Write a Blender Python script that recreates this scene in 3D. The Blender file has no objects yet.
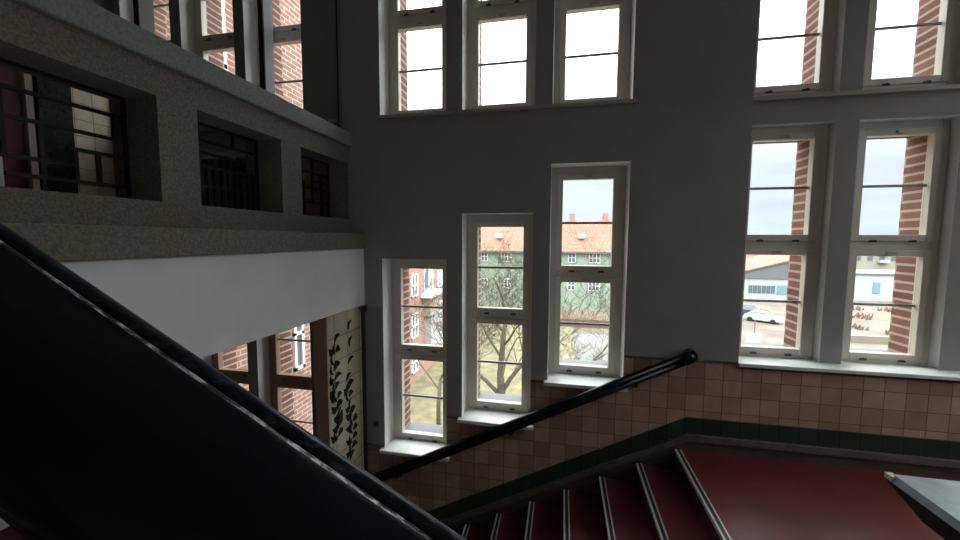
import bpy, bmesh, math, random
from mathutils import Vector, Matrix
random.seed(4)
C = bpy.context.scene.collection
PI = math.pi

# ------------------------------------------------------------------ helpers
class MB:
    """collects shapes and links them as ONE mesh object"""
    def __init__(self): self.v = []; self.f = []; self.mi = []
    def poly(self, pts, m=0):
        n = len(self.v); self.v += [tuple(p) for p in pts]; self.f.append(tuple(range(n, n + len(pts)))); self.mi.append(m); return self
    def faces(self, pts, fs, m=0):
        n = len(self.v); self.v += [tuple(p) for p in pts]
        for f in fs: self.f.append(tuple(n + i for i in f)); self.mi.append(m)
        return self
    def box(self, x0, x1, y0, y1, z0, z1, m=0):
        p = [(x, y, z) for z in (z0, z1) for y in (y0, y1) for x in (x0, x1)]
        return self.faces(p, [(0,2,3,1),(4,5,7,6),(0,1,5,4),(2,6,7,3),(0,4,6,2),(1,3,7,5)], m)
    def prism(self, prof, a0, a1, axis='Y', m=0):
        """prof: list of 2-D points swept along an axis; X: (y,z)  Y: (x,z)  Z: (x,y)"""
        def P(p, a):
            return (a, p[0], p[1]) if axis == 'X' else (p[0], a, p[1]) if axis == 'Y' else (p[0], p[1], a)
        n = len(prof)
        ar = sum(prof[i][0]*prof[(i+1)%n][1]-prof[(i+1)%n][0]*prof[i][1] for i in range(n))
        if ar < 0: prof = prof[::-1]
        pts = [P(p, a0) for p in prof] + [P(p, a1) for p in prof]
        fs = [tuple(range(n))[::-1], tuple(range(n, 2*n))] + [(i, (i+1) % n, n+(i+1) % n, n+i) for i in range(n)]
        return self.faces(pts, fs, m)
    def tube(self, pts, rad, n=8, m=0, cap=True):
        pts = [Vector(p) for p in pts]
        if not isinstance(rad, (list, tuple)): rad = [rad]*len(pts)
        base = len(self.v); up = Vector((0,0,1))
        for i, p in enumerate(pts):
            d = (pts[min(i+1, len(pts)-1)] - pts[max(i-1, 0)]).normalized()
            a = d.cross(up if abs(d.z) < .95 else Vector((1,0,0))).normalized(); b = d.cross(a)
            for k in range(n):
                t = 2*PI*k/n; self.v.append(tuple(p + (a*math.cos(t) + b*math.sin(t))*rad[i]))
        for i in range(len(pts)-1):
            for k in range(n):
                q = base+i*n; self.f.append((q+k, q+k+n, q+(k+1) % n+n, q+(k+1) % n)); self.mi.append(m)
        if cap:
            self.f.append(tuple(base+k for k in range(n))); self.mi.append(m)
            q = base+(len(pts)-1)*n; self.f.append(tuple(q+k for k in range(n))[::-1]); self.mi.append(m)
        return self
    def sweep(self, prof, p0, p1, m=0):
        """closed (y,z) profile swept from p0 to p1, section kept vertical"""
        n = len(prof)
        pts = [(p0[0], p0[1]+a, p0[2]+b) for a, b in prof] + [(p1[0], p1[1]+a, p1[2]+b) for a, b in prof]
        return self.faces(pts, [tuple(range(n))[::-1], tuple(range(n, 2*n))] + [(i, (i+1) % n, n+(i+1) % n, n+i) for i in range(n)], m)
    def build(self, name, mats, parent=None, smooth=False, bevel=0):
        me = bpy.data.meshes.new(name); me.from_pydata(self.v, [], self.f)
        mats = mats if isinstance(mats, (list, tuple)) else [mats]
        for q in mats: me.materials.append(q)
        for p, i in zip(me.polygons, self.mi): p.material_index = i; p.use_smooth = smooth
        bm = bmesh.new(); bm.from_mesh(me); bmesh.ops.recalc_face_normals(bm, faces=bm.faces); bm.to_mesh(me); bm.free()
        o = bpy.data.objects.new(name, me); C.objects.link(o)
        if bevel:
            b = o.modifiers.new('bevel', 'BEVEL'); b.width = bevel; b.segments = 2; b.limit_method = 'ANGLE'
        if parent is not None:
            o.parent = parent
            if not parent.parent: o.matrix_parent_inverse = Matrix.Translation(-Vector(parent.location))
        return o

def thing(name, label, cat, loc=(0,0,0), group=None, kind=None):
    o = bpy.data.objects.new(name, None); C.objects.link(o); o.location = loc; o.empty_display_size = .1
    return tag(o, label, cat, group, kind)
def tag(o, label, cat, group=None, kind=None):
    o['label'] = label; o['category'] = cat
    if group: o['group'] = group
    if kind: o['kind'] = kind
    return o
def struct(name, mb, mats, label, cat, **k):
    return tag(mb.build(name, mats, **k), label, cat, kind='structure')

# ---------------------------------------------------------------- materials
def mat(name, col, rough=.6, metal=0, noise=0, scale=8, bump=0, spec=.5, coat=0):
    m = bpy.data.materials.new(name); m.use_nodes = True; nt = m.node_tree; b = nt.nodes['Principled BSDF']
    b.inputs['Base Color'].default_value = (*col, 1); b.inputs['Roughness'].default_value = rough
    b.inputs['Metallic'].default_value = metal; b.inputs['Specular IOR Level'].default_value = spec
    b.inputs['Coat Weight'].default_value = coat
    if noise or bump:
        g = nt.nodes.new('ShaderNodeNewGeometry')
        n = nt.nodes.new('ShaderNodeTexNoise'); n.inputs['Scale'].default_value = scale; n.inputs['Detail'].default_value = 6
        nt.links.new(g.outputs['Position'], n.inputs['Vector'])
        if noise:
            r = nt.nodes.new('ShaderNodeMapRange'); r.inputs['From Min'].default_value = .3; r.inputs['From Max'].default_value = .7
            r.inputs['To Min'].default_value = 1-noise; r.inputs['To Max'].default_value = 1+noise
            h = nt.nodes.new('ShaderNodeHueSaturation'); h.inputs['Color'].default_value = (*col, 1)
            nt.links.new(n.outputs['Fac'], r.inputs['Value']); nt.links.new(r.outputs['Result'], h.inputs['Value'])
            nt.links.new(h.outputs['Color'], b.inputs['Base Color'])
        if bump:
            u = nt.nodes.new('ShaderNodeBump'); u.inputs['Strength'].default_value = bump; u.inputs['Distance'].default_value = .01
            nt.links.new(n.outputs['Fac'], u.inputs['Height']); nt.links.new(u.outputs['Normal'], b.inputs['Normal'])
    return m

def brick_mat(name, c1, c2, mortar, w, h, mort=.01, offset=.5, rough=.8, plane=None, bump=.3, bias=0, org=(0,0), spec=.3):
    """bricks or tiles laid over world position; the horizontal axis is picked from the face direction"""
    m = bpy.data.materials.new(name); m.use_nodes = True; nt = m.node_tree; N = nt.nodes; L = nt.links
    b = N['Principled BSDF']; b.inputs['Roughness'].default_value = rough; b.inputs['Specular IOR Level'].default_value = spec
    g = N.new('ShaderNodeNewGeometry'); s = N.new('ShaderNodeSeparateXYZ'); L.new(g.outputs['Position'], s.inputs[0])
    sn = N.new('ShaderNodeSeparateXYZ'); L.new(g.outputs['True Normal'], sn.inputs[0])
    ab = N.new('ShaderNodeMath'); ab.operation = 'ABSOLUTE'; L.new(sn.outputs['Y'], ab.inputs[0])
    gt = N.new('ShaderNodeMath'); gt.operation = 'GREATER_THAN'; gt.inputs[1].default_value = .5; L.new(ab.outputs[0], gt.inputs[0])
    mx = N.new('ShaderNodeMix'); mx.data_type = 'FLOAT'; L.new(gt.outputs[0], mx.inputs['Factor']); L.new(s.outputs['Y'], mx.inputs['A']); L.new(s.outputs['X'], mx.inputs['B'])
    c = N.new('ShaderNodeCombineXYZ'); L.new(mx.outputs['Result'], c.inputs['X']); L.new(s.outputs['Z'], c.inputs['Y'])
    ad = N.new('ShaderNodeVectorMath'); ad.operation = 'ADD'; ad.inputs[1].default_value = (20-org[0], 20-org[1], 0); L.new(c.outputs[0], ad.inputs[0])
    t = N.new('ShaderNodeTexBrick'); t.offset = offset; t.squash = 1; L.new(ad.outputs[0], t.inputs['Vector'])
    t.inputs['Scale'].default_value = 1; t.inputs['Brick Width'].default_value = w; t.inputs['Row Height'].default_value = h
    t.inputs['Mortar Size'].default_value = mort; t.inputs['Bias'].default_value = bias; t.inputs['Mortar Smooth'].default_value = .2
    t.inputs['Color1'].default_value = (*c1,1); t.inputs['Color2'].default_value = (*c2,1); t.inputs['Mortar'].default_value = (*mortar,1)
    n = N.new('ShaderNodeTexNoise'); n.inputs['Scale'].default_value = 9; n.inputs['Detail'].default_value = 5; L.new(g.outputs['Position'], n.inputs['Vector'])
    r = N.new('ShaderNodeMapRange'); r.inputs['To Min'].default_value = .75; r.inputs['To Max'].default_value = 1.25; L.new(n.outputs['Fac'], r.inputs['Value'])
    hs = N.new('ShaderNodeHueSaturation'); L.new(t.outputs['Color'], hs.inputs['Color']); L.new(r.outputs['Result'], hs.inputs['Value'])
    L.new(hs.outputs['Color'], b.inputs['Base Color'])
    if bump:
        u = N.new('ShaderNodeBump'); u.invert = True; u.inputs['Strength'].default_value = bump; u.inputs['Distance'].default_value = .006
        L.new(t.outputs['Fac'], u.inputs['Height']); L.new(u.outputs['Normal'], b.inputs['Normal'])
    return m

def glass_mat():
    m = bpy.data.materials.new('window_glass'); m.use_nodes = True; nt = m.node_tree; nt.nodes.clear()
    o = nt.nodes.new('ShaderNodeOutputMaterial'); t = nt.nodes.new('ShaderNodeBsdfTransparent'); t.inputs[0].default_value = (.96,.98,.97,1)
    g = nt.nodes.new('ShaderNodeBsdfGlossy'); g.inputs['Roughness'].default_value = .02
    x = nt.nodes.new('ShaderNodeMixShader'); f = nt.nodes.new('ShaderNodeMath'); f.operation = 'MULTIPLY_ADD'
    lw = nt.nodes.new('ShaderNodeLayerWeight'); lw.inputs[0].default_value = .5
    pw = nt.nodes.new('ShaderNodeMath'); pw.operation = 'POWER'; pw.inputs[1].default_value = 5; nt.links.new(lw.outputs['Facing'], pw.inputs[0])
    nt.links.new(pw.outputs[0], f.inputs[0]); f.inputs[1].default_value = .5; f.inputs[2].default_value = .02
    nt.links.new(f.outputs[0], x.inputs[0]); nt.links.new(t.outputs[0], x.inputs[1]); nt.links.new(g.outputs[0], x.inputs[2]); nt.links.new(x.outputs[0], o.inputs[0])
    return m

def worn_sheen_paint(name='worn_sheen_blue_paint', lo=.54, hi=.70, pale=(.14,.16,.21)):
    """glossy blue-black paint with pale patches painting in window reflections and rubbed wear"""
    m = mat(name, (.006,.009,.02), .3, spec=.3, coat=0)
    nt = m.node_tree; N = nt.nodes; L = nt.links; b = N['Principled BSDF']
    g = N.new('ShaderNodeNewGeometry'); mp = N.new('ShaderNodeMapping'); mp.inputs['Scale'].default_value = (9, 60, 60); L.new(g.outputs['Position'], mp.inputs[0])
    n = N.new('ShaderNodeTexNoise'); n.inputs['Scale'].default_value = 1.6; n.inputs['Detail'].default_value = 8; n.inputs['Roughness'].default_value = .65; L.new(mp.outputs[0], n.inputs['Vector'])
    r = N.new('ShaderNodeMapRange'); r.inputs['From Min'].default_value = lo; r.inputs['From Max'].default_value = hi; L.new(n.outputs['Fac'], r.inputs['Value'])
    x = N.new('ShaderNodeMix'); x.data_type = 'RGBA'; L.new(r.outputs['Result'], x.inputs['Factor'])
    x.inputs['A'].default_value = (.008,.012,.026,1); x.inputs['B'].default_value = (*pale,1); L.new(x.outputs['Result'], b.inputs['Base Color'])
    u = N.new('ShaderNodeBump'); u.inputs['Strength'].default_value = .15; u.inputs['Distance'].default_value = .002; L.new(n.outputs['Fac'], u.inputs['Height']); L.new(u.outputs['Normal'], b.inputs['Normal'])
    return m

M = dict(
 reveal=mat('white_reveal_paint', (.80,.81,.80), .7),
 frontw=mat('pale_stair_wall', (.72,.71,.69), .85),
 plaster=mat('grey_plaster', (.31,.295,.295), .85, noise=.06, scale=3, bump=.08),
 hallwall=mat('grey_green_plaster', (.22,.25,.22), .85, noise=.08, scale=3),
 beam=mat('white_plaster', (.78,.78,.79), .85, noise=.04, scale=4, bump=.06),
 ceil=mat('ceiling_white', (.7,.7,.68), .9),
 concrete=mat('washed_concrete', (.185,.165,.128), .9, noise=.35, scale=90, bump=.35),
 cap=mat('concrete_cap', (.24,.26,.235), .75, noise=.22, scale=70, bump=.2),
 frame=mat('cream_window_paint', (.651,.614,.530), .45, noise=.04, scale=6),
 wood=mat('brown_window_paint', (.30,.20,.13), .5, noise=.1, scale=6),
 sill=mat('white_sill', (.80,.83,.80), .3, noise=.03),
 sillb=mat('brown_sill_edge', (.42,.37,.31), .4),
 bar=mat('grey_glazing_bar', (.42,.42,.41), .4),
 catch=mat('dark_catch', (.07,.06,.05), .4, .3), brass=mat('pale_handle', (.70,.60,.42), .3, .4),
 glass=glass_mat(),
 tile=brick_mat('brown_wall_tile', (.486,.331,.248), (.279,.166,.124), (.155,.093,.072), .136, .136, .003, 0, .45, org=(.207,.062), bias=-.15),
 cream=brick_mat('cream_wall_tile', (.75,.66,.52), (.62,.53,.42), (.3,.26,.2), .16, .16, .004, 0, .3),
 band=brick_mat('dark_green_tile', (.030,.050,.038), (.022,.034,.028), (.012,.014,.012), .136, .4, .004, 0, .3, org=(.207,.062)),
 ledge=mat('grey_ledge_stone', (.112,.098,.083), .6, noise=.3, scale=14),
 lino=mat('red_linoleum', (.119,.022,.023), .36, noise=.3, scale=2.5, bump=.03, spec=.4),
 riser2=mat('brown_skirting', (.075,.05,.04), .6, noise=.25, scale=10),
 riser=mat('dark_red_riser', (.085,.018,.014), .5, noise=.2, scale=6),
 nosing=mat('black_nosing', (.012,.012,.013), .4), rib=mat('grey_nosing_rib', (.62,.64,.62), .35, .2),
 rail=mat('dark_blue_gloss_paint', (.004,.006,.012), .25, spec=.2), wornsheen=worn_sheen_paint(), edgesheen=worn_sheen_paint('rubbed_edge_sheen', .48, .57, (.72,.75,.82)),
 iron=mat('black_iron', (.010,.011,.010), .5, .3),
 vine=brick_mat('ochre_cream_tile', (.40,.345,.24), (.34,.29,.20), (.08,.08,.06), .205, .205, .004, 0, .35, org=(2.782,-.02), bump=.2), vinemark=mat('green_black_glaze', (.008,.013,.010), .7, spec=.1), edge=mat('green_black_edge_tile', (.012,.024,.017), .25, noise=.4, scale=30),
 slab=mat('pale_blue_grey_slab', (.36,.45,.48), .28, noise=.25, scale=9), slabedge=mat('grey_blue_slab_edge', (.20,.25,.29), .35, noise=.15, scale=20),
 slabunder=mat('dark_slab_underside', (.015,.02,.022), .6), chip=mat('bare_corner_chip', (.72,.70,.58), .7),
 post=mat('white_post_paint', (.74,.74,.80), .5), black=mat('plain_black', (.01,.01,.011), .5), blue=mat('blue_foot', (.03,.04,.16), .5),
 white=mat('white_paint', (.82,.82,.80), .5), red=mat('red_panel', (.11,.013,.016), .4),
 brick=brick_mat('red_brick', (.236,.107,.079), (.169,.065,.048), (.383,.349,.292), .40, .072, .011, .5, .85, org=(3.68,0)),
 bricks=brick_mat('red_brick_wing', (.30,.165,.125), (.255,.13,.095), (.44,.40,.36), .27, .085, .010, .5, .85),
 brickfar=brick_mat('pale_red_brick', (.36,.19,.16), (.31,.155,.125), (.36,.26,.22), .5, .15, .015, .5, .9, bump=0),
 greenw=mat('green_render', (.232,.306,.242), .9, noise=.05, scale=.5), beige=mat('beige_render', (.279,.270,.211), .9),
 pink=mat('pink_plinth', (.326,.270,.232), .9), whiteb=mat('white_render', (.363,.372,.381), .8), greyb=mat('grey_sheet', (.121,.130,.143), .6),
 roof=brick_mat('orange_roof_tile', (.269,.128,.091), (.236,.101,.067), (.175,.071,.047), .6, .5, .04, .5, .8, bump=0),
 pane=mat('dark_far_pane', (.10,.13,.16), .1), teal=mat('teal_glazing', (.16,.27,.28), .15),
 lawn=mat('yellow_lawn', (.143,.128,.072), 1, noise=.35, scale=1.2), ground=mat('sandy_ground', (.116,.097,.077), 1, noise=.25, scale=.25),
 asphalt=mat('pale_paving', (.130,.134,.130), 1, noise=.15, scale=.6),
 bark=mat('bark', (.097,.088,.058), 1, noise=.4, scale=12), hedge=mat('brown_brush', (.126,.081,.058), 1, noise=.5, scale=4),
 fir=mat('far_green', (.09,.13,.09), 1, noise=.4, scale=2),
 carw=mat('white_car_paint', (.450,.462,.480), .2, coat=.5), card=mat('dark_car_paint', (.05,.06,.09), .2, coat=.5), tyre=mat('tyre', (.015,.015,.015), .8),
)

# ------------------------------------------------------------------- camera
cam_d = bpy.data.cameras.new('camera'); cam = bpy.data.objects.new('camera', cam_d); C.objects.link(cam)
bpy.context.scene.camera = cam
EYE = 1.717
pitch, yaw, roll, F = .0790, -.2066, -.0048, 390.4
fw = Vector((math.sin(yaw)*math.cos(pitch), math.cos(yaw)*math.cos(pitch), -math.sin(pitch)))
rt = Vector((math.cos(yaw), -math.sin(yaw), 0)); dn = fw.cross(rt)
r2 = rt*math.cos(roll) + dn*math.sin(roll); d2 = -rt*math.sin(roll) + dn*math.cos(roll)
mw = Matrix((r2, -d2, -fw)).transposed().to_4x4(); mw.translation = (0, 0, EYE)
cam.matrix_world = mw
cam_d.sensor_width = 36; cam_d.lens = 36*F/960; cam_d.clip_start = .02; cam_d.clip_end = 600

# ------------------------------------------------------- walls with openings
def wall_y(mb, x0, x1, z0, z1, ya, yb, holes, m=0, mr=None):
    """a wall in the XZ plane from y=ya to y=yb with rectangular holes (x0,x1,z0,z1)"""
    xs = sorted({x0, x1} | {min(max(h[i], x0), x1) for h in holes for i in (0,1)})
    zs = sorted({z0, z1} | {min(max(h[i], z0), z1) for h in holes for i in (2,3)})
    def solid(x, z): return not any(h[0] < x < h[1] and h[2] < z < h[3] for h in holes)
    grid = [[solid((xs[i]+xs[i+1])/2, (zs[j]+zs[j+1])/2) for j in range(len(zs)-1)] for i in range(len(xs)-1)]
    g = lambda i, j: 0 <= i < len(xs)-1 and 0 <= j < len(zs)-1 and grid[i][j]
    mr = m if mr is None else mr
    ed = lambda i, j: mr if 0 <= i < len(xs)-1 and 0 <= j < len(zs)-1 else m
    for i in range(len(xs)-1):
        for j in range(len(zs)-1):
            if not grid[i][j]: continue
            a, b, c, d = xs[i], xs[i+1], zs[j], zs[j+1]
            mb.poly([(a,ya,c),(b,ya,c),(b,ya,d),(a,ya,d)], m); mb.poly([(a,yb,c),(a,yb,d),(b,yb,d),(b,yb,c)], m)
            if not g(i-1,j): mb.poly([(a,ya,c),(a,ya,d),(a,yb,d),(a,yb,c)], ed(i-1,j))
            if not g(i+1,j): mb.poly([(b,ya,c),(b,yb,c),(b,yb,d),(b,ya,d)], ed(i+1,j))
            if not g(i,j-1): mb.poly([(a,ya,c),(a,yb,c),(b,yb,c),(b,ya,c)], ed(i,j-1))
            if not g(i,j+1): mb.poly([(a,ya,d),(b,ya,d),(b,yb,d),(a,yb,d)], ed(i,j+1))
    return mb

YW, YF, YS, YG = 3.40, 3.605, 3.62, 3.640          # wall face, frame face, sash face, glass
CEIL, LOW = 5.3, -1.73
HX = .315
W = [-1.338, -.5625, .213]                          # window axes of the stair wall
R = [1.70, 2.476, 3.25]                             # of the bay at the landing
LH = [-2.785, -3.535, -4.295]                       # of the hall on the left
SILL = [-.325, .07, .485]; HEAD = [1.53, 1.945, 2.352]
holesW = [(x-HX, x+HX, SILL[i]-.03, HEAD[i]) for i, x in enumerate(W)]
holesU = [(x-HX, x+HX, 2.83, 4.75) for x in W]
holesR = [(x-HX, x+HX, .745, 2.62) for x in R] + [(x-HX, x+HX, 2.825, 4.75) for x in R]
holesL = [(x-HX, x+HX, 2.83, 4.75) for x in LH] + [(x-HX, x+HX, -.76, 1.10) for x in LH]

mb = MB()
wall_y(mb, -2.03, 1.392, LOW, CEIL, YW, 3.68, holesW + holesU, 0, 1)
struct('wall_back', mb, [M['plaster'], M['reveal']], 'grey plastered stair wall pierced by stepped windows', 'wall')
mb = MB()
wall_y(mb, 1.392, 3.66, LOW, CEIL, 3.52, 3.68, holesR, 0, 1); mb.box(1.3921, 3.6599, 3.4, 3.52, LOW, .70)
mb.box(3.66, 4.3, 3.4, 3.68, LOW, CEIL)
struct('wall_back', mb, [M['plaster'], M['reveal']], 'recessed grey window bay with slim pillars beside the red landing', 'wall')
mb = MB(); wall_y(mb, -5.0, -2.09, LOW, CEIL, 3.44, 3.68, holesL, 0, 1)
struct('wall_left', mb, [M['hallwall'], M['reveal']], 'grey green window wall of the hall beyond the balustrade', 'wall')
struct('trim_1', MB().box(-2.09, -2.065, 3.42, 3.68, LOW, CEIL), M['black'], 'narrow black joint where stair wall meets hall wall', 'trim')
struct('trim_2', MB().box(-2.065, -2.03, 3.405, 3.68, LOW, CEIL), M['hallwall'], 'thin grey strip at the end of the stair wall', 'trim')
mb = MB()
gh = .242
oh = [(x-gh, x+gh, a-.06, b+.04) for x, a, b in zip(W, (-.252,.153,.568), (1.423,1.836,2.247))] + [(x-gh, x+gh, 2.87, 4.66) for x in W+LH+R]
oh += [(x-gh, x+gh, .77, 2.55) for x in R] + [(x-gh, x+gh, -.72, 1.05) for x in LH]
wall_y(mb, -4.64, 4.6, -9.4, 7.0, 3.68, 3.885, oh)
struct('wall_outside', mb, M['brick'], 'red brick outer facing seen in the window jambs', 'wall')

# floors, ceilings, remaining shell
struct('floor', MB().box(1.10, 4.3, -1.7, 3.4, -.2, 0).box(.96, 1.10, 1.62, 3.4, -.2, 0), M['lino'], 'dark red linoleum floor of the stair landing', 'floor')
struct('floor', MB().box(-4.75, -2.252, .6, 3.44, 1.625, 1.73).box(-4.75, -1.802, -4.2, .6, 1.625, 1.73), M['lino'], 'red floor of the upper hall behind the balustrade', 'floor')
struct('floor', MB().box(-5.0, 1.0, -4.2, 3.4, LOW-.15, LOW), M['lino'], 'red floor of the lower hall', 'floor')
struct('ceiling', MB().box(-5.0, 4.3, -4.2, 3.7, CEIL, CEIL+.2), M['ceil'], 'white ceiling above the stairwell', 'ceiling')
struct('ceiling', MB().box(-4.75, -2.25, -4.2, 3.44, 1.33, 1.624).box(-2.25, -1.85, -4.2, .61, 1.33, 1.624), M['ceil'], 'white ceiling of the lower hall', 'ceiling')
mb = MB()
def wall_x(mb, xa, xb, y0, y1, z0, z1, holes):
    t = MB(); wall_y(t, y0, y1, z0, z1, xa, xb, holes); n = len(mb.v)
    mb.v += [(y, x, z) for x, y, z in t.v]
    for f, i in zip(t.f, t.mi): mb.f.append(tuple(n+q for q in f)); mb.mi.append(i)
    return mb
RW_ADDED = [(1.2, 1.95, .9, 4.6), (2.2, 2.95, .9, 4.6)]  # unseen windows added so side light reaches the white beam
struct('wall_right', wall_x(MB(), 4.3, 4.6, -1.7, 3.7, -.2, CEIL, RW_ADDED), M['plaster'], 'plastered end wall of the landing with two added openings that let in light', 'wall')
struct('wall_front', MB().box(-1.9, 4.3, -1.9, -1.7, LOW, CEIL).box(-5.0, -1.9, -4.4, -4.2, LOW, CEIL).box(-1.9, -1.7, -4.2, -1.9, LOW, CEIL), M['frontw'], 'plain stairwell wall behind the upper flight', 'wall')

# end wall of the hall: cream tile, vine pilaster, red panels
struct('wall_left', MB().box(-5.2, -4.75, -4.2, 3.68, LOW, CEIL), M['hallwall'], 'far end wall of the hall', 'wall')
struct('trim_3', MB().box(-4.75, -4.72, 2.99, 3.44, 1.73, 3.95), M['cream'], 'cream tiled corner of the upper hall seen through the grille', 'trim')
struct('trim_4', MB().box(-4.75, -4.66, 2.74, 2.99, 1.73, 4.2), M['edge'], 'dark green tiled pilaster in the upper hall', 'trim')
dr = thing('door_1', 'red door with pale upright strips on the hall end wall', 'door', (-4.72, 2.2, 1.73), kind='structure')
MB().box(-4.75, -4.70, 1.9, 2.64, 1.73, 3.95).build('door_leaf', M['red'], dr)
for k in range(3): MB().box(-4.70, -4.68, 1.96+.24*k, 2.0+.24*k, 1.9, 3.9).build('strip', M['white'], dr)
MB().box(-4.75, -4.67, 2.66, 2.71, 1.73, 4.05).build('door_frame', M['sillb'], dr)

# ----------------------------------------------------------------- wainscot
def wains(name, mb, label): return struct(name, mb, M['tile'], label, 'wall tiles')
mb = MB(); yt = 3.388
for x0, x1, z in ((-2.03,-1.653,-.30), (-1.653,-1.023,-.36), (-1.023,-.8775,.06), (-.8775,-.2475,.035), (-.2475,-.102,.468), (-.102,.528,.45), (.528,1.38,.742), (1.38,3.66,.70), (3.66,4.3,.742)):
    mb.box(x0, x1, yt, 3.4, LOW, z)
wains('trim_5', mb, 'brown square wall tiles stepping up under the stair windows')
mb = MB()
for x0, x1, z in ((.528,1.385,.742), (-.2475,-.102,.468), (-1.023,-.8775,.06), (-2.03,-1.653,-.30)): mb.box(x0+.001, x1, yt-.006, 3.4, z-.004, z+.008)
struct('trim_6', mb, M['ledge'], 'thin dark edging along the top of the brown tiles', 'trim')
# dark green course and grey ledge, level on the landing and sloping with the stair
SL = .52
def course(z0, z1, ya, xe=-1.9):
    mb = MB(); xk = 1.03
    mb.box(xk, 4.3, ya, 3.388, z0, z1)
    d = (xk-xe)*SL
    mb.prism([(xk, z0), (xk, z1), (xe, z1-d), (xe, z0-d)], ya, 3.388, 'Y'); return mb
struct('trim_7', course(.134, .268, 3.374), M['band'], 'dark green tile course rising with the stairs and along the landing', 'trim')
struct('trim_8', course(.084, .134, 3.345), M['ledge'], 'grey stone ledge under the dark green tile course', 'trim')
mb = course(.0, .084, 3.362); mb.prism([(1.03,.0),(-1.9,-2.93*SL),(-1.9,-2.93*SL-.3),(1.03,-.3)], 3.345, 3.388, 'Y')
struct('baseboard_back', mb, M['riser2'], 'brown tiled skirting below the grey ledge', 'skirting')

# ------------------------------------------------------------------ windows
wn = [0]
def window(cx, z0, z1, sashes, label, fm='frame', sill=None, fw=HX):
    """sashes: glass ranges (bottom, top) with a glazing bar half way up each"""
    wn[0] += 1
    w = thing('window_%d' % wn[0], label, 'window', (cx, YF, z0), kind='structure')
    gx = .215; f = MB(); a = .265
    f.box(cx-fw, cx-a, YF, 3.68, z0, z1); f.box(cx+a, cx+fw, YF, 3.68, z0, z1)
    zs = sorted(sashes); ins = .048
    f.box(cx-a, cx+a, YF, 3.68, z0, zs[0][0]-ins); f.box(cx-a, cx+a, YF, 3.68, zs[-1][1]+ins, z1)
    for (b0, t0), (b1, t1) in zip(zs, zs[1:]): f.box(cx-a, cx+a, YF, 3.68, t0+ins, b1-ins)
    f.build('frame', M[fm], w, bevel=.006)
    for b, t in zs:
        s = MB(); o = a+.001; e = ins+.001; ya, yb = YS-.028, 3.658
        s.box(cx-o, cx-gx, ya, yb, b-e, t+e); s.box(cx+gx, cx+o, ya, yb, b-e, t+e)
        s.box(cx-gx, cx+gx, ya, yb, b-e, b); s.box(cx-gx, cx+gx, ya, yb, t, t+e)
        so = s.build('sash', M[fm], w, bevel=.004)
        MB().box(cx-gx, cx+gx, YG, YG+.004, b, t).build('pane', M['glass'], so)
        zm = (b+t)/2
        MB().box(cx-gx, cx+gx, YG-.012, YG-.001, zm-.010, zm+.010).build('glazing_bar', M['bar'], so)
        for q in (-.125, .13):
            MB().box(cx+q-.024, cx+q+.024, ya-.009, ya, b-e-.008, b-e+.006).box(cx+q-.006, cx+q+.016, ya-.014, ya, b-e-.003, b-e+.009).build('catch', M['catch'], so)
        MB().box(cx-.03, cx+.035, ya-.012, ya, t+.016, t+.032).build('handle', M['brass' if b < 1.8 and t > 2 and cx > 2 else 'bar'], so)
    MB().box(cx-.238, cx+.238, 3.681, 3.90, zs[0][0]-.056, zs[0][0]-.035).build('outer_sill', M['greyb'], w)
    if sill:
        x0, x1, zt, yf = sill
        MB().box(x0, x1, yf, YF+.02, zt-.032, zt).build('window_sill', M['sill'], w, bevel=.005)
    return w
names = ['lowest', 'middle', 'highest']
for i, x in enumerate(W):
    b = (-.252, .153, .568)[i]
    window(x, SILL[i], HEAD[i], [(b, b+.765), (b+.915, b+1.678)], '%s of the three stepped white windows above the wall handrail' % names[i],
           sill=(x-.345, x+.348, (-.315,.07,.485)[i], 3.335))
for i, x in enumerate(W):
    window(x, 2.83, 4.75, [(2.935, 3.677), (3.845, 4.59)], '%s window of the level row of three at the top of the stair wall' % ('left', 'middle', 'right')[i])
for i, x in enumerate(R):
    window(x, .745, 2.62, [(.833, 1.60), (1.765, 2.513)], '%s window of the lower row in the bay beside the landing' % ('left', 'second', 'far right')[i])
for i, x in enumerate(R):
    window(x, 2.825, 4.75, [(2.935, 3.69), (3.845, 4.59)], '%s window of the upper row in the bay beside the landing' % ('left', 'second', 'far right')[i])
for i, x in enumerate(LH):
    window(x, 2.83, 4.75, [(2.935, 3.68), (3.835, 4.60)], '%s hall window above the concrete balustrade facing a brick wing' % ('nearest', 'second', 'third')[i])
for i, x in enumerate(LH):
    window(x, -.76, 1.10, [(-.66, .10), (.245, 1.0)], '%s brown hall window below the white beam facing a brick wing' % ('nearest', 'second', 'third')[i], 'wood')
for i, (y0, y1, z0, z1) in enumerate(RW_ADDED):
    wn[0] += 1
    w = thing('window_%d' % wn[0], 'added unseen tall light window in the landing end wall, %s one' % ('nearer', 'farther')[i], 'window', (4.45, (y0+y1)/2, z0), kind='structure')
    f = MB(); 
    for a, b in ((y0, y0+.06), (y1-.06, y1), ((y0+y1)/2-.03, (y0+y1)/2+.03)): f.box(4.42, 4.5, a, b, z0, z1)
    for z in (z0, (z0+z1)/2, z1-.06): f.box(4.42, 4.5, y0, y1, z, z+.06)
    f.build('frame', M['frame'], w); MB().box(4.455, 4.46, y0, y1, z0, z1).build('pane', M['glass'], w)
struct('trim_9', MB().box(1.385, 3.655, 3.36, 3.605, .722, .752), M['sill'], 'long pale sill under the lower bay windows', 'sill', bevel=.006)
struct('trim_10', MB().box(1.385, 3.655, 3.49, 3.605, 2.80, 2.828), M['sillb'], 'narrow brown sill under the upper bay windows', 'sill')
struct('trim_11', MB().box(-1.675, .56, 3.372, 3.605, 2.806, 2.832), M['sillb'], 'narrow brown sill under the level row of three windows', 'sill')
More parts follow.
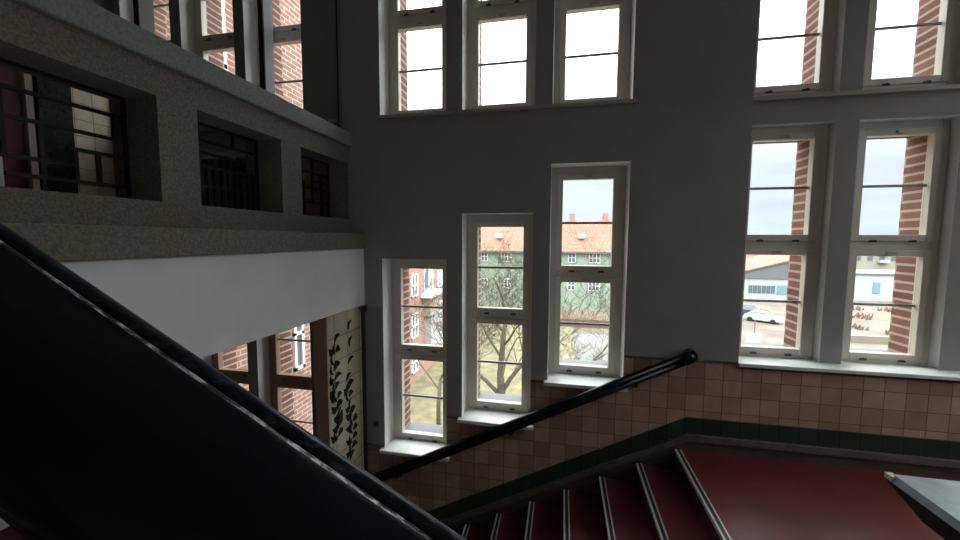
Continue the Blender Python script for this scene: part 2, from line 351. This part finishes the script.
struct('trim_12', MB().box(-5.0, -2.1, 3.40, 3.605, 2.805, 2.832), M['sillb'], 'sill under the hall windows above the balustrade', 'sill')
struct('trim_13', MB().box(-5.0, -2.1, 3.425, 3.44, 1.73, 2.62), M['tile'], 'brown tiles below the upper hall windows', 'wall tiles')

# ------------------------------------------------------------------- stairs
TR, RI = .295, .157
def flight(label, x0, z0, n, y0, y1, up):
    """steps to the left of x0; up=+1 climbs to the left, -1 descends to the left"""
    t = thing('staircase', label, 'stairs', (x0, (y0+y1)/2, z0))
    for k in range(n):
        if up > 0:
            xn, z = x0-TR*k, z0+RI*(k+1); zt = z; xa, xb = xn-TR, xn          # tread from xa to xb, nosing at xb
            zb = max(z - .45, z0-.2)
        else:
            xn, z = x0-TR*k, z0-RI*(k+1); xa, xb = xn-TR, xn; zb = z-.32       # tread below nosing k
        xa = max(xa, -1.83)
        s = MB().box(xa, xb, y0, y1, zb, z)
        st = s.build('step', [M['lino']], t)
        if up > 0:
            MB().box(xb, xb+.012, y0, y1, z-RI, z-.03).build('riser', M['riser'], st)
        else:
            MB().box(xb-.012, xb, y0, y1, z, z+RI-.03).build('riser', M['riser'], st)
        nx, nz = (xb, z) if up > 0 else (xb, z+RI)
        q = -1 if up > 0 else 1
        def bb(m_, a, b, z0, z1, i=0): return m_.box(min(nx+q*a, nx+q*b), max(nx+q*a, nx+q*b), y0, y1, z0, z1, i)
        nb = bb(MB(), -.016, .028, nz-.024, nz+.004)
        bb(bb(nb, .018, .0275, nz+.004, nz+.008, 1), -.019, -.006, nz-.022, nz+.008, 1)
        nb.build('nosing', [M['nosing'], M['rib']], st)
    return t
flight('flight of dark red steps with grey ribbed nosings going down along the tiled wall', .96, 0, 10, 1.65, 3.344, -1)
flight('upper flight of red steps beneath the dark blue foreground handrail', 1.15, 0, 10, -1.69, .498, 1)

# ------------------------------------------------------ foreground handrail
m_ = .529
def rail_pt(Y, Z, X): return (X, Y, EYE + Z - m_*X)     # Y,Z given on the section at X = 0
def rail(t, prof, X0, X1, name, mat_, smooth=False):
    p = [(y, z) for y, z in prof]
    return MB().sweep(p, (X0, 0, EYE - m_*X0), (X1, 0, EYE - m_*X1)).build(name, mat_, t, smooth)
K = .40
def arc(cy, cz, r, a0, a1, n): return [(cy+r*math.cos(math.radians(a0+(a1-a0)*i/n)), cz+r*math.sin(math.radians(a0+(a1-a0)*i/n))) for i in range(n+1)]
hr = thing('handrail', 'broad dark blue painted stair handrail with rubbed edge and painted-in sheen across the foreground', 'handrail', (0, .3, .75))
# section on X=0: far bead seen along slope .966, groove 1.03, near edge about 1.6-1.9
Yb, Zb = .2965, -.2978                                     # bead centre
rail(hr, arc(Yb, Zb, .0081, 0, 345, 16), -1.75, 1.12, 'bead', M['wornsheen'], True)
crest = [(.291,-.320), (.2885,-.302), (.2862,-.2955), (.2835,-.2935), (.279,-.2925), (.272,-.294)]
body = crest[::-1] + [(.291,-.39), (.275,-.40), (.195,-.40), (.180,-.388), (.176,-.370), (.182,-.348), (.196,-.328), (.215,-.312), (.24,-.300), (.260,-.2955)]
body = [(y, z) for y, z in body]
rb = MB().sweep(body, (-1.75, 0, EYE+1.75*m_), (1.12, 0, EYE-1.12*m_))
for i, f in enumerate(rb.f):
    if len(f) == 4 and 1 <= (f[0] % len(body)) < 3: rb.mi[i] = 1  # pale crest strip paints in the window highlight, broken up by rubbed paint
rb.build('rail', [M['rail'], M['edgesheen']], hr, True)
for k in range(10):
    x = .95-TR*k
    zt = RI*(math.floor((1.15-x)/TR)+1)
    MB().tube([(x, .24, zt), (x, .24, EYE-.39-m_*x)], .009, 8).build('baluster', M['iron'], hr)
cb = MB().prism([(1.16, .0), (1.16, .24), (-1.8, .24+2.96*.532), (-1.8, 2.96*.532)], .50, .60, 'Y')
tag(cb.build('stair_string', M['cap']), 'sloping grey concrete string along the edge of the upper flight', 'stair string', kind='structure')

# ------------------------------------------------------------ wall handrail
wr = thing('handrail', 'round-ended dark handrail fixed to the tiled wall above the descending steps', 'handrail', (0, 3.3, .3))
def wp(x, dz=0): return (x, 3.305, .787+.508*(x-1.0)+dz)
MB().tube([wp(-1.75, .022), wp(.97, .022)], .030, 14).build('upper_roll', M['rail'], wr, True)
MB().tube([wp(-1.75, -.022), wp(.97, -.022)], .028, 14).build('lower_roll', M['rail'], wr, True)
e = wp(.97); 
MB().tube([e, (e[0]+.03, 3.308, e[2]+.012), (e[0]+.055, 3.325, e[2]+.02), (e[0]+.062, 3.355, e[2]+.022), (e[0]+.062, 3.40, e[2]+.022)], [.050, .050, .049, .047, .046], 16).build('end_knob', M['rail'], wr, True)
for x in (-1.5, -.42, .62):
    p = wp(x, -.05); MB().tube([p, (p[0], 3.32, p[2]-.03), (p[0], 3.392, p[2]-.035)], .009, 8).tube([(p[0], 3.38, p[2]-.035), (p[0], 3.393, p[2]-.035)], .026, 12).build('bracket', M['iron'], wr, True)

# --------------------------------------------------- balustrade on the left
bl = thing('balustrade', 'grey concrete balustrade with square openings on the upper landing edge', 'balustrade', (-2.1, 2.0, 1.73))
YE0 = .61
ops = [(2.685, 3.350), (1.820, 2.469), (.952, 1.603)]
t = MB(); wall_x(t, -2.25, -1.958, YE0, 3.399, 1.765, 2.565, [(a, b, 1.896, 2.411) for a, b in ops])
t.build('parapet', M['concrete'], bl)
MB().box(-2.28, -1.931, YE0-.003, 3.399, 2.567, 2.692).build('cap', M['cap'], bl, bevel=.008)
MB().box(-2.25, -1.816, YE0, 3.399, 1.6255, 1.765).build('base_band', M['concrete'], bl, bevel=.005)
def grille(y0, y1, H, V):
    g = MB().box(-2.166, -2.150, y0, y0+.014, 1.896, 2.411).box(-2.166, -2.150, y1-.014, y1, 1.896, 2.411)
    g.box(-2.166, -2.150, y0+.014, y1-.014, 1.896, 1.91).box(-2.166, -2.150, y0+.014, y1-.014, 2.397, 2.411)
    go = g.build('grille', M['iron'], bl); w = y1-y0; h = .515
    for z, a, b in H: MB().box(-2.166, -2.151, y0+a*w, y0+b*w, 1.896+z*h-.008, 1.896+z*h+.008).build('bar', M['iron'], go)
    for y, a, b in V: MB().box(-2.167, -2.150, y0+y*w-.008, y0+y*w+.008, 1.896+a*h, 1.896+b*h).build('bar', M['iron'], go)
grille(*ops[0], [(.76,0,1),(.5,.45,1),(.46,0,.3),(.22,0,.3),(.26,.3,1),(.62,.62,1)], [(.12,.46,.76),(.3,0,.76),(.45,.0,.6),(.62,.25,1),(.82,0,.5),(.8,.5,.76)])
grille(*ops[1], [(.50,0,1),(.27,0,1),(.80,.28,1),(.66,.28,.82),(.42,.7,1)], [(.08*i+.05,0,.5) for i in range(12)] + [(.12,.5,.95),(.28,.5,1),(.68,.8,1),(.82,.5,.66)])
grille(*ops[2], [(.80,0,1),(.58,.3,.92),(.42,.62,1),(.28,0,.66),(.62,0,.3),(.14,.3,1)], [(.10,.0,1),(.30,.28,.8),(.48,.0,.58),(.66,.14,.42),(.92,.58,.8),(.80,.14,.42)])
struct('wall_beam', MB().box(-2.249, -1.836, .61, 3.40, 1.085, 1.6245), M['beam'], 'white plastered edge beam under the concrete balustrade', 'beam', bevel=.008)
# tiled pier under the beam
pr = thing('tiled_pier', 'tiled pier with dark vine marks under the white beam', 'pier', (-2.0, 3.2, LOW))
MB().box(-1.96, -1.832, 3.32, 3.386, LOW, 1.02).prism([(3.32,1.02),(3.386,1.02),(3.386,1.084),(3.27,1.084)], -1.93, -1.812, 'X').build('edge_tiles', M['edge'], pr)
MB().box(-1.955, -1.835, 2.765, 2.7815, LOW, 1.084).build('brown_edge', M['wood'], pr)
vm = MB().box(-1.95, -1.8372, 2.782, 3.32, LOW, 1.084); rv = random.Random(11)
def leaf(cy, cz, L_, wd, an, y0, y1):
    pts = []
    for i in range(9):
        u = i/8; o_ = math.sin(PI*u)**.7*wd*(1-.3*u); c_ = .25*L_*math.sin(PI*u); pts.append((u*L_, c_+o_))
    for i in range(7, 0, -1):
        u = i/8; o_ = math.sin(PI*u)**.7*wd*(1-.3*u); c_ = .25*L_*math.sin(PI*u); pts.append((u*L_, c_-o_))
    ca, sa = math.cos(an), math.sin(an)
    vm.prism([(min(max(cy+p*ca-q*sa, y0), y1), cz+p*sa+q*ca) for p, q in pts], -1.8373, -1.8357, 'X', 1)
for cy, y0, y1, ph in ((2.885, 2.79, 2.975, 0), (3.10, 3.0, 3.22, 1.6)):
    z = LOW+.12
    while z < .97:
        sparse = math.sin(z*4.2+ph) < -.1
        yy = cy+.035*math.sin(z*8+ph)
        if sparse:
            leaf(yy-.03, z, .11, .024, PI/2-rv.uniform(-.2,1.2), y0, y1); z += .15
        else:
            leaf(yy, z-.02, .11, .020, PI/2+rv.uniform(-.5,.5), y0, y1)
            for sd in (-1, 1):
                if rv.random() < .8: leaf(yy, z+.02*rv.random(), .075+rv.random()*.05, .027+rv.random()*.014, PI/2-sd*rv.uniform(.9,1.7), y0, y1)
            z += .082
vm.build('tile_face', [M['vine'], M['vinemark']], pr)
# tall posts in the hall, wall switch
def post(x, y0, y1, lab):
    p = thing('post', lab, 'post', (x, y0, 1.73))
    MB().box(x-.012, x, y0+.002, y1, 1.78, CEIL).box(x-.05, x-.012, y0+.004, y1, 1.78, CEIL).build('white_side', M['post'], p)
    MB().box(x-.05, x+.001, y0-.012, y0+.002, 1.78, CEIL).build('shaded_front', M['black'], p)  # front face coloured black to paint in its shade
    MB().box(x-.055, x+.004, y0-.012, y1, 1.73, 1.78).build('foot', M['blue'], p)
post(-2.745, 3.285, 3.405, 'white post with its shaded front painted black in front of the nearest upper hall window')
post(-4.16, 3.28, 3.43, 'white post with its shaded front painted black in front of the third upper hall window')
rd = thing('radiator', 'ribbed radiator under the upper hall windows behind the middle grille', 'radiator', (-3.5, 3.36, 1.8))
MB().box(-4.1, -2.82, 3.31, 3.41, 2.50, 2.56).box(-4.1, -2.82, 3.31, 3.41, 1.85, 1.90).box(-4.05, -4.0, 3.32, 3.42, 1.73, 1.85).box(-2.9, -2.86, 3.32, 3.42, 1.73, 1.85).build('rails', M['whiteb'], rd)
for k in range(15): MB().box(-4.09+k*.085, -4.045+k*.085, 3.325, 3.395, 1.9, 2.5).build('fin', M['ledge'], rd, bevel=.008)
sw = thing('wall_switch', 'small square wall switch left of the lowest stair window', 'switch', (-1.733, 3.4, -.08))
MB().box(-1.778, -1.688, 3.39, 3.40, -.125, -.035).build('plate', M['plaster'], sw, bevel=.003)
MB().box(-1.762, -1.712, 3.384, 3.39, -.106, -.056).build('rocker', M['catch'], sw)

# ------------------------------------------------------ slab at the right
tb = thing('table', 'pale blue grey slab table top cutting into the landing at the right edge', 'table', (1.85, 1.35, 0))
x0, x1, y0, y1 = 1.347, 2.5, .9, 1.885
tt = MB(); ch = .022
tt.faces([(x0+ch,y0,.75),(x1,y0,.75),(x1,y1-.012,.75),(x0+ch,y1-.012,.75),(x0,y0,.728),(x1,y0,.728),(x1,y1,.728),(x0,y1,.728),(x0+.004,y0,.715),(x1,y0,.715),(x1,y1,.715),(x0+.004,y1,.715)],
  [(0,1,2,3)], 0)
tt.faces([(x0+ch,y0,.75),(x1,y0,.75),(x1,y1-.012,.75),(x0+ch,y1-.012,.75),(x0,y0,.728),(x1,y0,.728),(x1,y1,.728),(x0,y1,.728)], [(3,7,4,0),(0,4,5,1),(1,5,6,2),(2,6,7,3)], 1)
tt.build('table_top', [M['slab'], M['slabedge']], tb)
MB().faces([(x0,y0,.728),(x1,y0,.728),(x1,y1,.728),(x0,y1,.728),(x0+.012,y0+.06,.655),(x1-.09,y0+.06,.655),(x1-.09,y1-.17,.655),(x0+.012,y1-.17,.655)], [(0,1,5,4),(1,2,6,5),(2,3,7,6),(3,0,4,7),(4,5,6,7)]).build('apron', M['slabunder'], tb)
MB().prism([(x0-.001,y1+.001),(x0+.030,y1+.001),(x0+.010,y1-.035),(x0-.001,y1-.035)], .729, .7505, 'Z').build('chipped_corner', M['chip'], tb)
MB().tube([(1.94,1.35,.02),(1.94,1.35,.655)], .05, 16).tube([(1.94,1.35,0),(1.94,1.35,.03)], .28, 24).build('pedestal', M['iron'], tb)

# ===================================================================== outside
GZ = -9.4
struct('ground', MB().poly([(-200,4,GZ),(300,4,GZ),(300,420,GZ),(-200,420,GZ)]), M['ground'], 'sandy ground outside the windows', 'ground')
struct('ground', MB().box(-30, 1.5, 4, 54, GZ, GZ+.03), M['lawn'], 'yellowish winter lawn in front of the brick building', 'lawn')
struct('ground', MB().box(1.5, 19, 6, 47, GZ, GZ+.03), M['asphalt'], 'pale paved yard in front of the green building', 'paving')

def fwin(b, axis, c, u0, u1, z0, z1, n=2, rows=3, d=.06, name='window'):
    """a white framed window on a face: axis 'Y' face at y=c, 'X' face at x=c"""
    def bx(m, a, bb, z_0, z_1, e0, e1):
        return m.box(a, bb, c+e0, c+e1, z_0, z_1) if axis == 'Y' else m.box(c-e1, c-e0, a, bb, z_0, z_1)
    f = MB(); t = .1*(u1-u0)/n + .03
    for i in range(n+1):
        q = u0 + (u1-u0-t)*i/n; bx(f, q, q+t, z0, z1, -d, .02)
    for j in range(rows+1):
        q = z0 + (z1-z0-t)*j/rows; bx(f, u0, u1, q, q+t, -d, .02)
    w = f.build(name, M['white'], b); g = MB(); bx(g, u0+.02, u1-.02, z0+.02, z1-.02, -.02, .01); g.build('pane', M['pane'], w)

# near brick wing beside the hall windows
b = thing('building', 'red brick wing standing close outside the hall windows on the left', 'building', (-7, 6, GZ))
MB().box(-9, -4.65, 3.9, 8.2, GZ, 8).build('wall', M['bricks'], b)
for y0, y1, z0, z1 in ((4.48, 4.78, 3.0, 6.2), (5.98, 6.24, -.65, 1.3), (5.4, 5.7, 3.0, 6.2), (7.0,7.3,-.65,1.3)): fwin(b, 'X', -4.65, y0, y1, z0, z1, 1, 3, .05)
# far brick building, gothic niche
b = thing('building', 'long red brick building with white windows and a pointed niche beyond the lawn', 'building', (-15, 33, GZ))
MB().box(-20, -11, 21, 44, GZ, 5.5).build('wall', M['brickfar'], b)
MB().prism([(-20.5,5.5),(-10.6,5.5),(-15.5,10)], 20.6, 44.4, 'Y').build('roof', M['roof'], b)
for y in (23.2, 27.3, 33.6, 37.6, 41.2):
    for z0, z1 in ((-2.7,-.95), (-5.9,-4.0), (-8.6,-7.0), (.8,2.6)): fwin(b, 'X', -11, y, y+1.3, z0, z1, 2, 2, .1)
n_ = MB()
pts = [(29.9,-2.7),(32.3,-2.7),(32.3,-1.2),(31.9,-.2),(31.1,.8),(30.3,-.2),(29.9,-1.2)]
n_.prism(pts, -11.02, -10.9, 'X').build('pointed_niche', M['whiteb'], b)
MB().prism([(30.1,-2.6),(30.75,-2.6),(30.9,-1.2),(30.9,.1),(30.4,-.6),(30.1,-1.3)], -10.9, -10.88, 'X').build('niche_opening', M['pane'], b)
MB().box(-11, -10.1, 29.3, 33.0, -3.0, -2.7).build('balcony_ledge', M['white'], b); MB().box(-11, -10.4, 30.0, 32.3, -4.6, -3.0).build('balcony_bracket', M['pink'], b)
MB().box(-11, -10.4, 30.2, 32.5, -7.2, -4.9).build('oriel', M['whiteb'], b)
# green block
b = thing('building', 'pale green apartment block with orange tiled roof beyond the yard', 'building', (-2, 60, GZ))
MB().box(-16, 11, 55, 67, GZ+1.6, .25).build('wall', M['greenw'], b); MB().box(-16.05, 11.05, 54.95, 67.05, GZ, GZ+1.6).build('plinth', M['pink'], b)
MB().prism([(54.5,.1),(67.5,.1),(61,4.5)], -16.5, 11.5, 'X').build('roof', M['roof'], b); MB().box(-16.5, 11.5, 54.42, 54.6, -.12, .12).build('gutter', M['greyb'], b)
for x in (-1.2, 3.6): MB().box(x+2.2, x+3.0, 60.6, 61.4, 4.2, 5.6).build('chimney', M['brickfar'], b)
for i, x in enumerate((-14.6, -11.4, -8.5, -5.1, -2.0, .85, 3.6, 7.2)):
    for z in (-1.35, -5.15, -8.0):
        wide = 1.5 if i in (6, 2) else 1.0
        if z > -8: fwin(b, 'Y', 55, x, x+wide, z-.1, z+1.25, 3 if wide > 1.2 else 2, 2, .1)
for x in (-9.5, 2.2): MB().box(x, x+.9, 56.6, 57.3, 1.9, 2.5).build('roof_window', M['white'], b)
tag(MB().box(-14, 9.0, 50.5, 51.6, GZ, GZ+1.0).build('hedge', M['hedge']), 'reddish brown hedge along the foot of the green block', 'hedge')
# right: grey gabled hall, orange roof, white building, beige flats
b = thing('building', 'white low hall with a grey gable under an orange roof and strip glazing', 'building', (42, 88, GZ))
MB().box(22, 43.2, 82, 96, GZ, -5.4).build('wall', M['whiteb'], b)
MB().prism([(22,-5.4),(43.2,-5.4),(43.2,-1.6),(30.4,-5.2),(22,-5.2)], 81.8, 96, 'Y').build('gable', M['greyb'], b)
MB().prism([(30.2,-5.18),(43.4,-1.48),(43.4,-1.2),(29.6,-5.06)], 81.6, 96.2, 'Y').build('roof', M['roof'], b)
MB().box(37.6, 38.6, 88, 88.8, -3.2, -2.2).build('roof_window', M['white'], b)
for k in range(6): MB().box(34.6+k*.75, 35.2+k*.75, 81.9, 82.05, -8.1, -6.7).build('window', M['pane'], b)
MB().box(39.3, 41.6, 81.9, 82.05, -8.2, -6.6).build('glazed_door', M['teal'], b)
b = thing('building', 'house with an orange tiled roof rising behind the grey gabled hall', 'building', (38, 108, GZ))
MB().box(36, 53, 104, 114, GZ, -5).build('wall', M['whiteb'], b); MB().prism([(103,-5.4),(115,-5.4),(109,.3)], 35, 54, 'X').build('roof', M['roof'], b)
MB().box(45.6, 46.8, 105.4, 106.0, -3.1, -2.3).build('roof_window', M['white'], b)
b = thing('building', 'plain white flat roofed building with a single teal window', 'building', (54, 90, GZ))
MB().box(46, 74, 85, 97, GZ, -4.5).build('wall', M['whiteb'], b); MB().box(45.8, 74.2, 84.8, 97.2, -4.5, -4.25).build('roof_edge', M['greyb'], b)
MB().box(56.3, 57.4, 84.9, 85.05, -7.9, -5.9).build('window', M['teal'], b)
b = thing('building', 'beige block of flats with rows of balconies behind the white building', 'building', (86, 125, GZ))
MB().box(66, 108, 120, 134, GZ, 1.2).build('wall', M['beige'], b)
for k in range(9):
    for z in (-1.2, -3.4):
        MB().box(70+k*2.6, 71.1+k*2.6, 119.9, 120.05, z, z+1.2).build('window', M['pane'], b)
        if k % 3 == 1: MB().box(69.6+k*2.6, 71.8+k*2.6, 119, 120, z-.5, z+.2).build('balcony', M['whiteb'], b)
for i, (x0, x1, y, h) in enumerate(((48,70,150,-.6), (88,125,190,1.0))):
    m = MB()
    for k in range(26):
        x = x0+(x1-x0)*k/25; r = 2.6+1.2*random.random(); hh = h+random.uniform(-.6,.6)
        m.faces([(x-r,y,GZ),(x,y-r,GZ),(x+r,y,GZ),(x,y+r,GZ),(x-r*.8,y,hh-2),(x,y-r*.8,hh-2.2),(x+r*.8,y,hh-2),(x,y+r*.8,hh-2),(x,y,hh)], [(0,1,5,4),(1,2,6,5),(2,3,7,6),(3,0,4,7),(4,5,8),(5,6,8),(6,7,8),(7,4,8)])
    tag(m.build('tree_line', M['fir']), ('distant trees on the horizon in the left bay window', 'distant trees on the horizon in the right bay window')[i], 'trees', kind='stuff')
m = MB(); 
for z, r in ((-9.4,.3),): m.tube([(58.6,118,z),(58.6,118,-1)], .3, 6)
for z, r in ((-3,2.0),(-1.4,1.6),(.2,1.1),(1.4,.6)): m.tube([(58.6,118,z),(58.6,118,z+1.8)], [r,.1], 9)
tag(m.build('fir_tree', M['fir']), 'lone dark fir on the skyline in the left bay window', 'tree')

def car(x, y, rz, paint, label):
    c = thing('car', label, 'car', (x, y, GZ)); c.rotation_euler = (0,0,rz)
    def add(mb_, nm, mt, par=c, **k):
        o = mb_.build(nm, mt, None, **k); o.parent = par; return o
    low = [(-2.1,.35),(-2.12,.75),(-1.95,.92),(-1.0,.98),(1.75,1.0),(2.05,.85),(2.1,.4),(1.6,.28),(-1.6,.28)]
    add(MB().prism(low, -.85, .85, 'Y'), 'body', M[paint], bevel=.06)
    add(MB().faces([(-1.05,-.8,.96),(1.7,-.8,.98),(1.7,.8,.98),(-1.05,.8,.96),(-.35,-.62,1.45),(1.2,-.62,1.45),(1.2,.62,1.45),(-.35,.62,1.45)], [(4,5,6,7),(0,1,5,4),(1,2,6,5),(2,3,7,6),(3,0,4,7)]), 'cabin', M[paint], bevel=.04)
    g = MB()
    for s in (-1, 1):
        g.poly([(-.8,s*.775,1.02),(.3,s*.775,1.02),(.3,s*.66,1.38),(-.35,s*.66,1.38)]); g.poly([(.4,s*.775,1.02),(1.5,s*.775,1.02),(1.15,s*.66,1.38),(.4,s*.66,1.38)])
    g.poly([(-1.02,-.7,1.0),(-1.02,.7,1.0),(-.42,.58,1.42),(-.42,-.58,1.42)]); g.poly([(1.69,-.7,1.02),(1.69,.7,1.02),(1.28,.58,1.40),(1.28,-.58,1.40)])
    add(g, 'windows', M['pane'])
    for sx in (-1.3, 1.3):
        for sy in (-.8, .8): add(MB().tube([(sx,sy-.1,.32),(sx,sy+.1,.32)], .32, 14), 'wheel', M['tyre'])
    add(MB().box(-2.14,-2.1,-.75,-.45,.62,.78).box(-2.14,-2.1,.45,.75,.62,.78), 'headlights', M['glass'])
car(27.1, 59.6, 2.5, 'carw', 'white car parked on the sandy ground outside the left bay window')
car(27.6, 64.2, 2.5, 'card', 'dark car parked behind the white car outside the left bay window')
m = MB()
def bush(x, y, r_, h_):
    for q in range(14):
        a_ = random.uniform(0, 2*PI); d_ = r_*math.sqrt(random.random()); px, py = x+d_*math.cos(a_), y+d_*math.sin(a_)
        w_ = .12+.14*random.random(); hh = h_*(.5+.6*random.random()); tx, ty = px+random.uniform(-.3,.3), py+random.uniform(-.3,.3)
        m.faces([(px-w_,py,GZ),(px,py-w_,GZ),(px+w_,py,GZ),(px,py+w_,GZ),(tx,ty,GZ+hh)], [(0,1,4),(1,2,4),(2,3,4),(3,0,4)])
for k in range(48):
    t_ = k/47; bush(42.5-9.0*t_+random.uniform(-.8,.8), 79-20*t_, .9, 1.2)
for k in range(60):
    x = random.uniform(31, 58); y = random.uniform(54, 82)
    if x/y > .57: bush(x, y, 1.0, .7)
tag(m.build('brushwood', M['hedge']), 'brown scrub scattered on the sandy ground beyond the parked cars', 'bushes', kind='stuff')
tag(MB().box(28, 36, 49.5, 49.9, GZ, GZ+.8).build('low_wall', M['concrete']), 'low grey wall on the sandy ground outside the second bay window', 'wall')
sp = thing('sign_post', 'grey post with a small white board near the parked cars', 'sign', (20.3, 46.2, GZ))
MB().tube([(20.3,46.2,GZ),(20.3,46.2,GZ+2.6)], .06, 8).build('pole', M['greyb'], sp); MB().box(19.5,20.9,46.05,46.12,GZ+.3,GZ+1.2).build('board', M['white'], sp)

# bare trees
def grow(mb_, p, d, L, r, lev, tips):
    pts = [p]; rad = [r]; n = 3 if lev < 4 else 2
    for i in range(n):
        d = (d + Vector((random.uniform(-1,1), random.uniform(-1,1), random.uniform(-.6,1)))*.22).normalized()
        pts.append(pts[-1] + d*L/n); rad.append(max(r*(1-.4*(i+1)/n), .0065))
    mb_.tube(pts, rad, 7 if lev < 2 else 4, cap=False)
    if lev >= 6 or (lev >= 4 and random.random() < .33): return
    for i in range(3):
        q = pts[random.randint(1, n)]; a = random.uniform(0, 2*PI)
        s = Vector((math.cos(a), math.sin(a), random.uniform(-.1,.9))).normalized()
        grow(mb_, q, (d*.55 + s*.8).normalized(), L*random.uniform(.6,.82), rad[-1]*random.uniform(.5,.72), lev+1, tips)
def tree(x, y, trunk, limbs, label):
    t = thing('bare_tree', label, 'tree', (x, y, GZ))
    MB().tube(trunk[0], trunk[1], 10).build('trunk', M['bark'], t, True)
    for p, d, L, r in limbs:
        m = MB(); grow(m, Vector(p), Vector(d).normalized(), L, r, 0, None); m.build('limb', M['bark'], t, True)
T = (-2.32, 15)
tree(*T, ([(T[0],15,GZ),(T[0]+.1,15,-6),(-2.25,15,-4.4),(-2.3,15,-3.6),(-2.22,15,-2.6),(-2.1,15,-1.2)], [.2,.17,.17,.13,.11,.07]),
     [((-2.28,15,-4.5),(-1,-.1,.95),2.4,.09), ((-2.25,15,-4.4),(1,.1,1.0),2.4,.10), ((-2.25,15,-3.0),(-.7,.4,.8),1.9,.055), ((-2.2,15,-2.5),(.8,-.3,.75),1.6,.055), ((-2.1,15,-1.2),(-.1,.1,1),1.5,.05), ((-2.2,15,-3.6),(.2,.8,.7),1.8,.05), ((-2.2,15,-1.9),(-.8,-.2,.7),1.6,.05)],
     'gnarled bare tree on the lawn outside the middle stepped window')
tree(.3, 20, ([(.3,20,GZ),(.3,20,-7.4),(.65,20,-5.6)], [.14,.11,.08]),
     [((.65,20,-5.6),(1,.1,1.15),3.3,.06), ((.32,20,-7.2),(-.2,.3,.9),1.9,.05), ((.5,20,-6.2),(.3,.5,1),1.8,.045)],
     'slender leaning bare tree outside the highest stepped window')
tree(-6.5, 20, ([(-6.5,20,GZ),(-6.5,20,-7.5),(-6.4,20,-6)], [.14,.12,.09]),
     [((-6.4,20,-6),(.4,.1,1),2.6,.06), ((-6.45,20,-6.6),(-.7,.1,.8),2.4,.05), ((-6.4,20,-6.2),(.9,.3,.6),2.2,.05)],
     'small bare tree in front of the red brick building')

# ---------------------------------------------------------------- sky, light
w = bpy.data.worlds.new('overcast_sky'); bpy.context.scene.world = w; w.use_nodes = True
nt = w.node_tree; N = nt.nodes; L = nt.links; bg = N['Background']
tc = N.new('ShaderNodeTexCoord'); s = N.new('ShaderNodeSeparateXYZ'); L.new(tc.outputs['Generated'], s.inputs[0])
cr = N.new('ShaderNodeValToRGB'); L.new(s.outputs['Z'], cr.inputs[0]); el = cr.color_ramp.elements
el[0].position = 0; el[0].color = (.70,.79,.90,1); el[1].position = 1; el[1].color = (8.0,8.1,8.3,1)
for p_, c_ in ((.12, (.72,.79,.88,1)), (.20, (.82,.88,.95,1)), (.27, (1.3,1.34,1.38,1)), (.42, (5.0,5.1,5.2,1))): q = el.new(p_); q.color = c_
mp = N.new('ShaderNodeMapping'); mp.inputs['Scale'].default_value = (2.2,2.2,12); L.new(tc.outputs['Generated'], mp.inputs[0])
nz = N.new('ShaderNodeTexNoise'); nz.inputs['Scale'].default_value = 2; nz.inputs['Detail'].default_value = 5; L.new(mp.outputs[0], nz.inputs['Vector'])
r = N.new('ShaderNodeMapRange'); r.inputs['From Min'].default_value = .3; r.inputs['From Max'].default_value = .7; r.inputs['To Min'].default_value = .9; r.inputs['To Max'].default_value = 1.1; L.new(nz.outputs['Fac'], r.inputs['Value'])
mx = N.new('ShaderNodeMix'); mx.data_type = 'RGBA'; mx.blend_type = 'MULTIPLY'; mx.inputs['Factor'].default_value = 1; L.new(cr.outputs['Color'], mx.inputs['A']); L.new(r.outputs['Result'], mx.inputs['B'])
L.new(mx.outputs['Result'], bg.inputs['Color']); bg.inputs['Strength'].default_value = 1.0
sc = bpy.context.scene
sc.view_settings.view_transform = 'Standard'; sc.view_settings.look = 'None'; sc.view_settings.gamma = 1; sc.view_settings.exposure = .38
sc.cycles.max_bounces = 10; sc.cycles.diffuse_bounces = 6; sc.cycles.transparent_max_bounces = 16; sc.cycles.use_denoising = True
